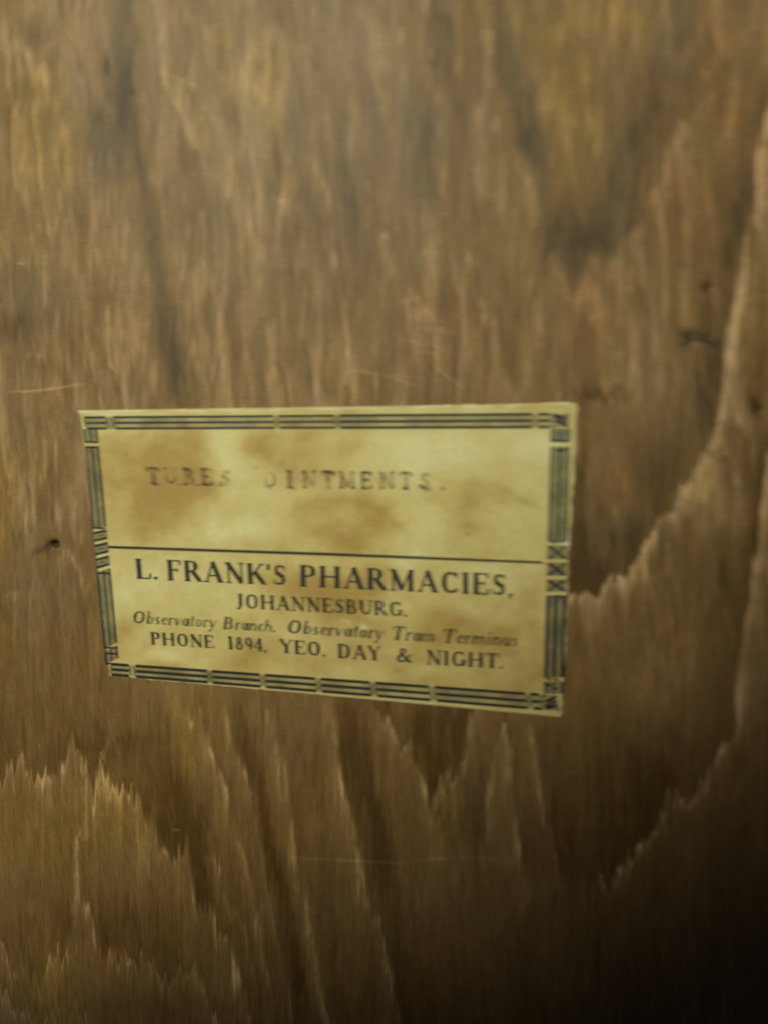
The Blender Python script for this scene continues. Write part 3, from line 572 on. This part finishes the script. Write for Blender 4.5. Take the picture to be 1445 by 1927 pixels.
# --- border: a band between an outer and an inner rule, cut into panels
bd = Ink(.045)
def P_on(o0, o1, i0, i1, s, t):
    o0, o1, i0, i1 = map(lambda a: np.array(a, float), (o0, o1, i0, i1))
    a = o0+(o1-o0)*s; b = i0+(i1-i0)*s
    return a+(b-a)*t
def band(o0, o1, i0, i1, axis_i, panels, w, tint=True):
    tn = Ink(.02)
    a0 = o0[axis_i]; a1 = o1[axis_i]
    f = lambda c, t: P_on(o0, o1, i0, i1, (c-a0)/(a1-a0), t)
    for c0, c1, kind in panels:
        n = max(2, int(abs(c1-c0)/8)+1); cs = np.linspace(c0, c1, n)
        if axis_i == 1: tn.strip([f(c, -.08) for c in cs], [f(c, 1.08) for c in cs])
        if kind in ('rules', 'wide'):
            for t in (0, .5, 1): bd.line(f(c0+2, t), f(c1-2, t), w*(1.2 if kind == 'wide' else 1))
            for c in (c0, c1): bd.line(f(c, .12), f(c, .88), 1.6)
        elif kind == 'bars':
            bd.line(f(c0+2, 0), f(c0+2, 1), 4.6); bd.line(f(c1-2, 0), f(c1-2, 1), 4.6)
            bd.line(f((c0+c1)/2, .25), f((c0+c1)/2, .75), 1.5)
        elif kind == 'cross':
            m = 2
            bd.line(f(c0+m, 0.95), f(c1-m, .05), 5.2); bd.line(f(c0+m, .05), f(c1-m, .95), 3.4)
            for tt in (.05, .95):
                bd.line(f(c0, tt), f(c0+5, tt), 4.5); bd.line(f(c1-5, tt), f(c1, tt), 4.5)
        elif kind == 'weave':
            for t in (0, .33, .66, 1): bd.line(f(c0, max(0, t-.5)), f(c1, min(1, t+.35)), 4.2)
            bd.line(f(c1-4, 0), f(c1, .12), 5); bd.line(f(c0, .9), f(c0+6, 1), 4)
    if axis_i == 0:                            # one continuous pale ground under the horizontal bands
        a, b = panels[0][0], panels[-1][1]; cs = np.linspace(a, b, 110)
        tn.strip([f(c, -.05) for c in cs], [f(c, 1.05) for c in cs])
    tn.build('border_tint', ink_tint if axis_i else ink_pale)
band((158,785), (1070,778.5), (162,806), (1070,803), 0,
     [(159,201,'rules'),(213,518,'rules'),(523,633,'rules'),(638,1003,'wide'),(1010,1036,'wide'),(1040,1069,'weave')], 4.3)
band((162,838), (203,1283), (186,838), (226,1270), 1,
     [(807,833,'plain'),(839,995,'fine'),(1001,1019,'bars'),(1025,1045,'bars'),(1051,1070,'bars'),(1076,1220,'fine'),(1226,1250,'plain')], 3)
band((1071,812), (1057,1300), (1038,812), (1025,1300), 1,
     [(806,832,'plain'),(840,1019,'fine'),(1026,1052,'cross'),(1058,1083,'cross'),(1090,1113,'cross'),(1120,1274,'dense'),(1282,1305,'plain')], 3)
band((208,1268.5), (1052,1336), (208,1249), (1046,1309), 0,
     [(209,246,'rules'),(255,394,'rules'),(399,494,'rules'),(500,599,'rules'),(605,702,'rules'),(709,812,'rules'),(820,995,'rules'),(1001,1022,'rules'),(1026,1052,'weave')], 5.6)
def rules3(o, i, c0, c1, a0, a1, w):
    for t in (.02, .5, .98):
        p = P_on(o[0], o[1], i[0], i[1], (c0-a0)/(a1-a0), t); q = P_on(o[0], o[1], i[0], i[1], (c1-a0)/(a1-a0), t)
        bd.line(p, q, w)
for c0, c1 in [(807,833),(839,995),(1076,1220),(1226,1250)]: rules3(((162,838),(203,1283)), ((186,838),(226,1270)), c0, c1, 838, 1283, 2.4)
for c0, c1, w in [(806,832,3),(840,1019,3),(1120,1274,6.5),(1282,1305,3.4)]: rules3(((1071,812),(1057,1300)), ((1038,812),(1025,1300)), c0, c1, 812, 1300, w)
for x, y, dx in [(1045,828,10),(1060,829,11),(1049,847,8),(1058,846,10),(1041,1019,10),(1053,1018,8),(1043,1122,10),(1054,1121,10),(1032,1276,9),(1046,1278,9),(1030,1288,12),(1044,1294,10)]:
    bd.line((x-dx/2, y-2), (x+dx/2, y+2.5), 4.2)
for y in (831, 841, 993, 1078, 1218, 1229, 1248): 
    x = 162+.092*(y-838); bd.line((x+2, y), (x+23, y+.8), 3.6)
bd.build('printed_border', ink_line)

# ------------------------------------------------------------------ camera
cam = bpy.data.cameras.new('camera'); co = bpy.data.objects.new('camera', cam); C.objects.link(co)
Rc = Rb.T                                        # camera axes (cv) expressed on the board
pos = -(Rc @ T0)
Mx = np.eye(4); Mx[:3, :3] = Rc @ np.diag([1, -1, -1]); Mx[:3, 3] = pos*MM
co.matrix_world = Matrix(Mx.tolist())
cam.sensor_fit = 'HORIZONTAL'; cam.sensor_width = 36; cam.lens = F/1445*36
cam.clip_start = .005; cam.clip_end = 20
cam.dof.use_dof = True
dist = float(np.linalg.norm(T0))*MM
fwd = Rc @ np.array([0, 0, 1.0]); dplane = -pos[2]/fwd[2]*MM
cam.dof.focus_distance = dplane*1.4; cam.dof.aperture_fstop = 22
cam.dof.aperture_ratio = .45
bpy.context.scene.camera = co

# ------------------------------------------------------------------ light
def aim(o, p, tgt):
    p = np.array(p, float); d = np.array(tgt, float)-p; o.location = p
    from mathutils import Vector
    o.rotation_euler = Vector(d).to_track_quat('-Z', 'Y').to_euler()
def bp3(px, py, z=0):
    b = to_board(np.array([px, py], float)); return np.array([b[0]*MM, b[1]*MM, z])
sp = bpy.data.lights.new('main_spot', 'SPOT'); so = bpy.data.objects.new('main_spot', sp); C.objects.link(so)  # added main spot; cone edge shaped to stand in for a hand's shadow
c0 = bp3(300, 250)
centre = bp3(1060, 1622)-np.array([.66, -.75, 0])*.40
LH_ = .55
aim(so, centre+np.array([0, 0, LH_]), centre)
sp.energy = 14.5; sp.color = (1, .94, .68); sp.shadow_soft_size = .02
sp.spot_size = 2*math.atan(.427/LH_); sp.spot_blend = .30
ar = bpy.data.lights.new('sheen_light', 'AREA'); ao = bpy.data.objects.new('sheen_light', ar); C.objects.link(ao)
# added for sheen; stands where the upper half of the board mirrors it towards the camera
tgt = bp3(800, -100); view = pos*MM-tgt; view /= np.linalg.norm(view)
mir = np.array([-view[0], -view[1], view[2]])
aim(ao, tgt+mir*.9, tgt); ar.shape = 'DISK'; ar.size = .5; ar.energy = .10; ar.color = (.93, .96, 1)

w = bpy.data.worlds.new('World'); bpy.context.scene.world = w; w.use_nodes = True
w.node_tree.nodes['Background'].inputs[0].default_value = (.8, .85, 1, 1); w.node_tree.nodes['Background'].inputs[1].default_value = .011
vs = bpy.context.scene.view_settings
vs.view_transform = 'Standard'; vs.look = 'None'; vs.gamma = 1; vs.exposure = 0; vs.use_curve_mapping = False
print('camera', pos, 'plane distance', dplane, 'grid', nx, ny)
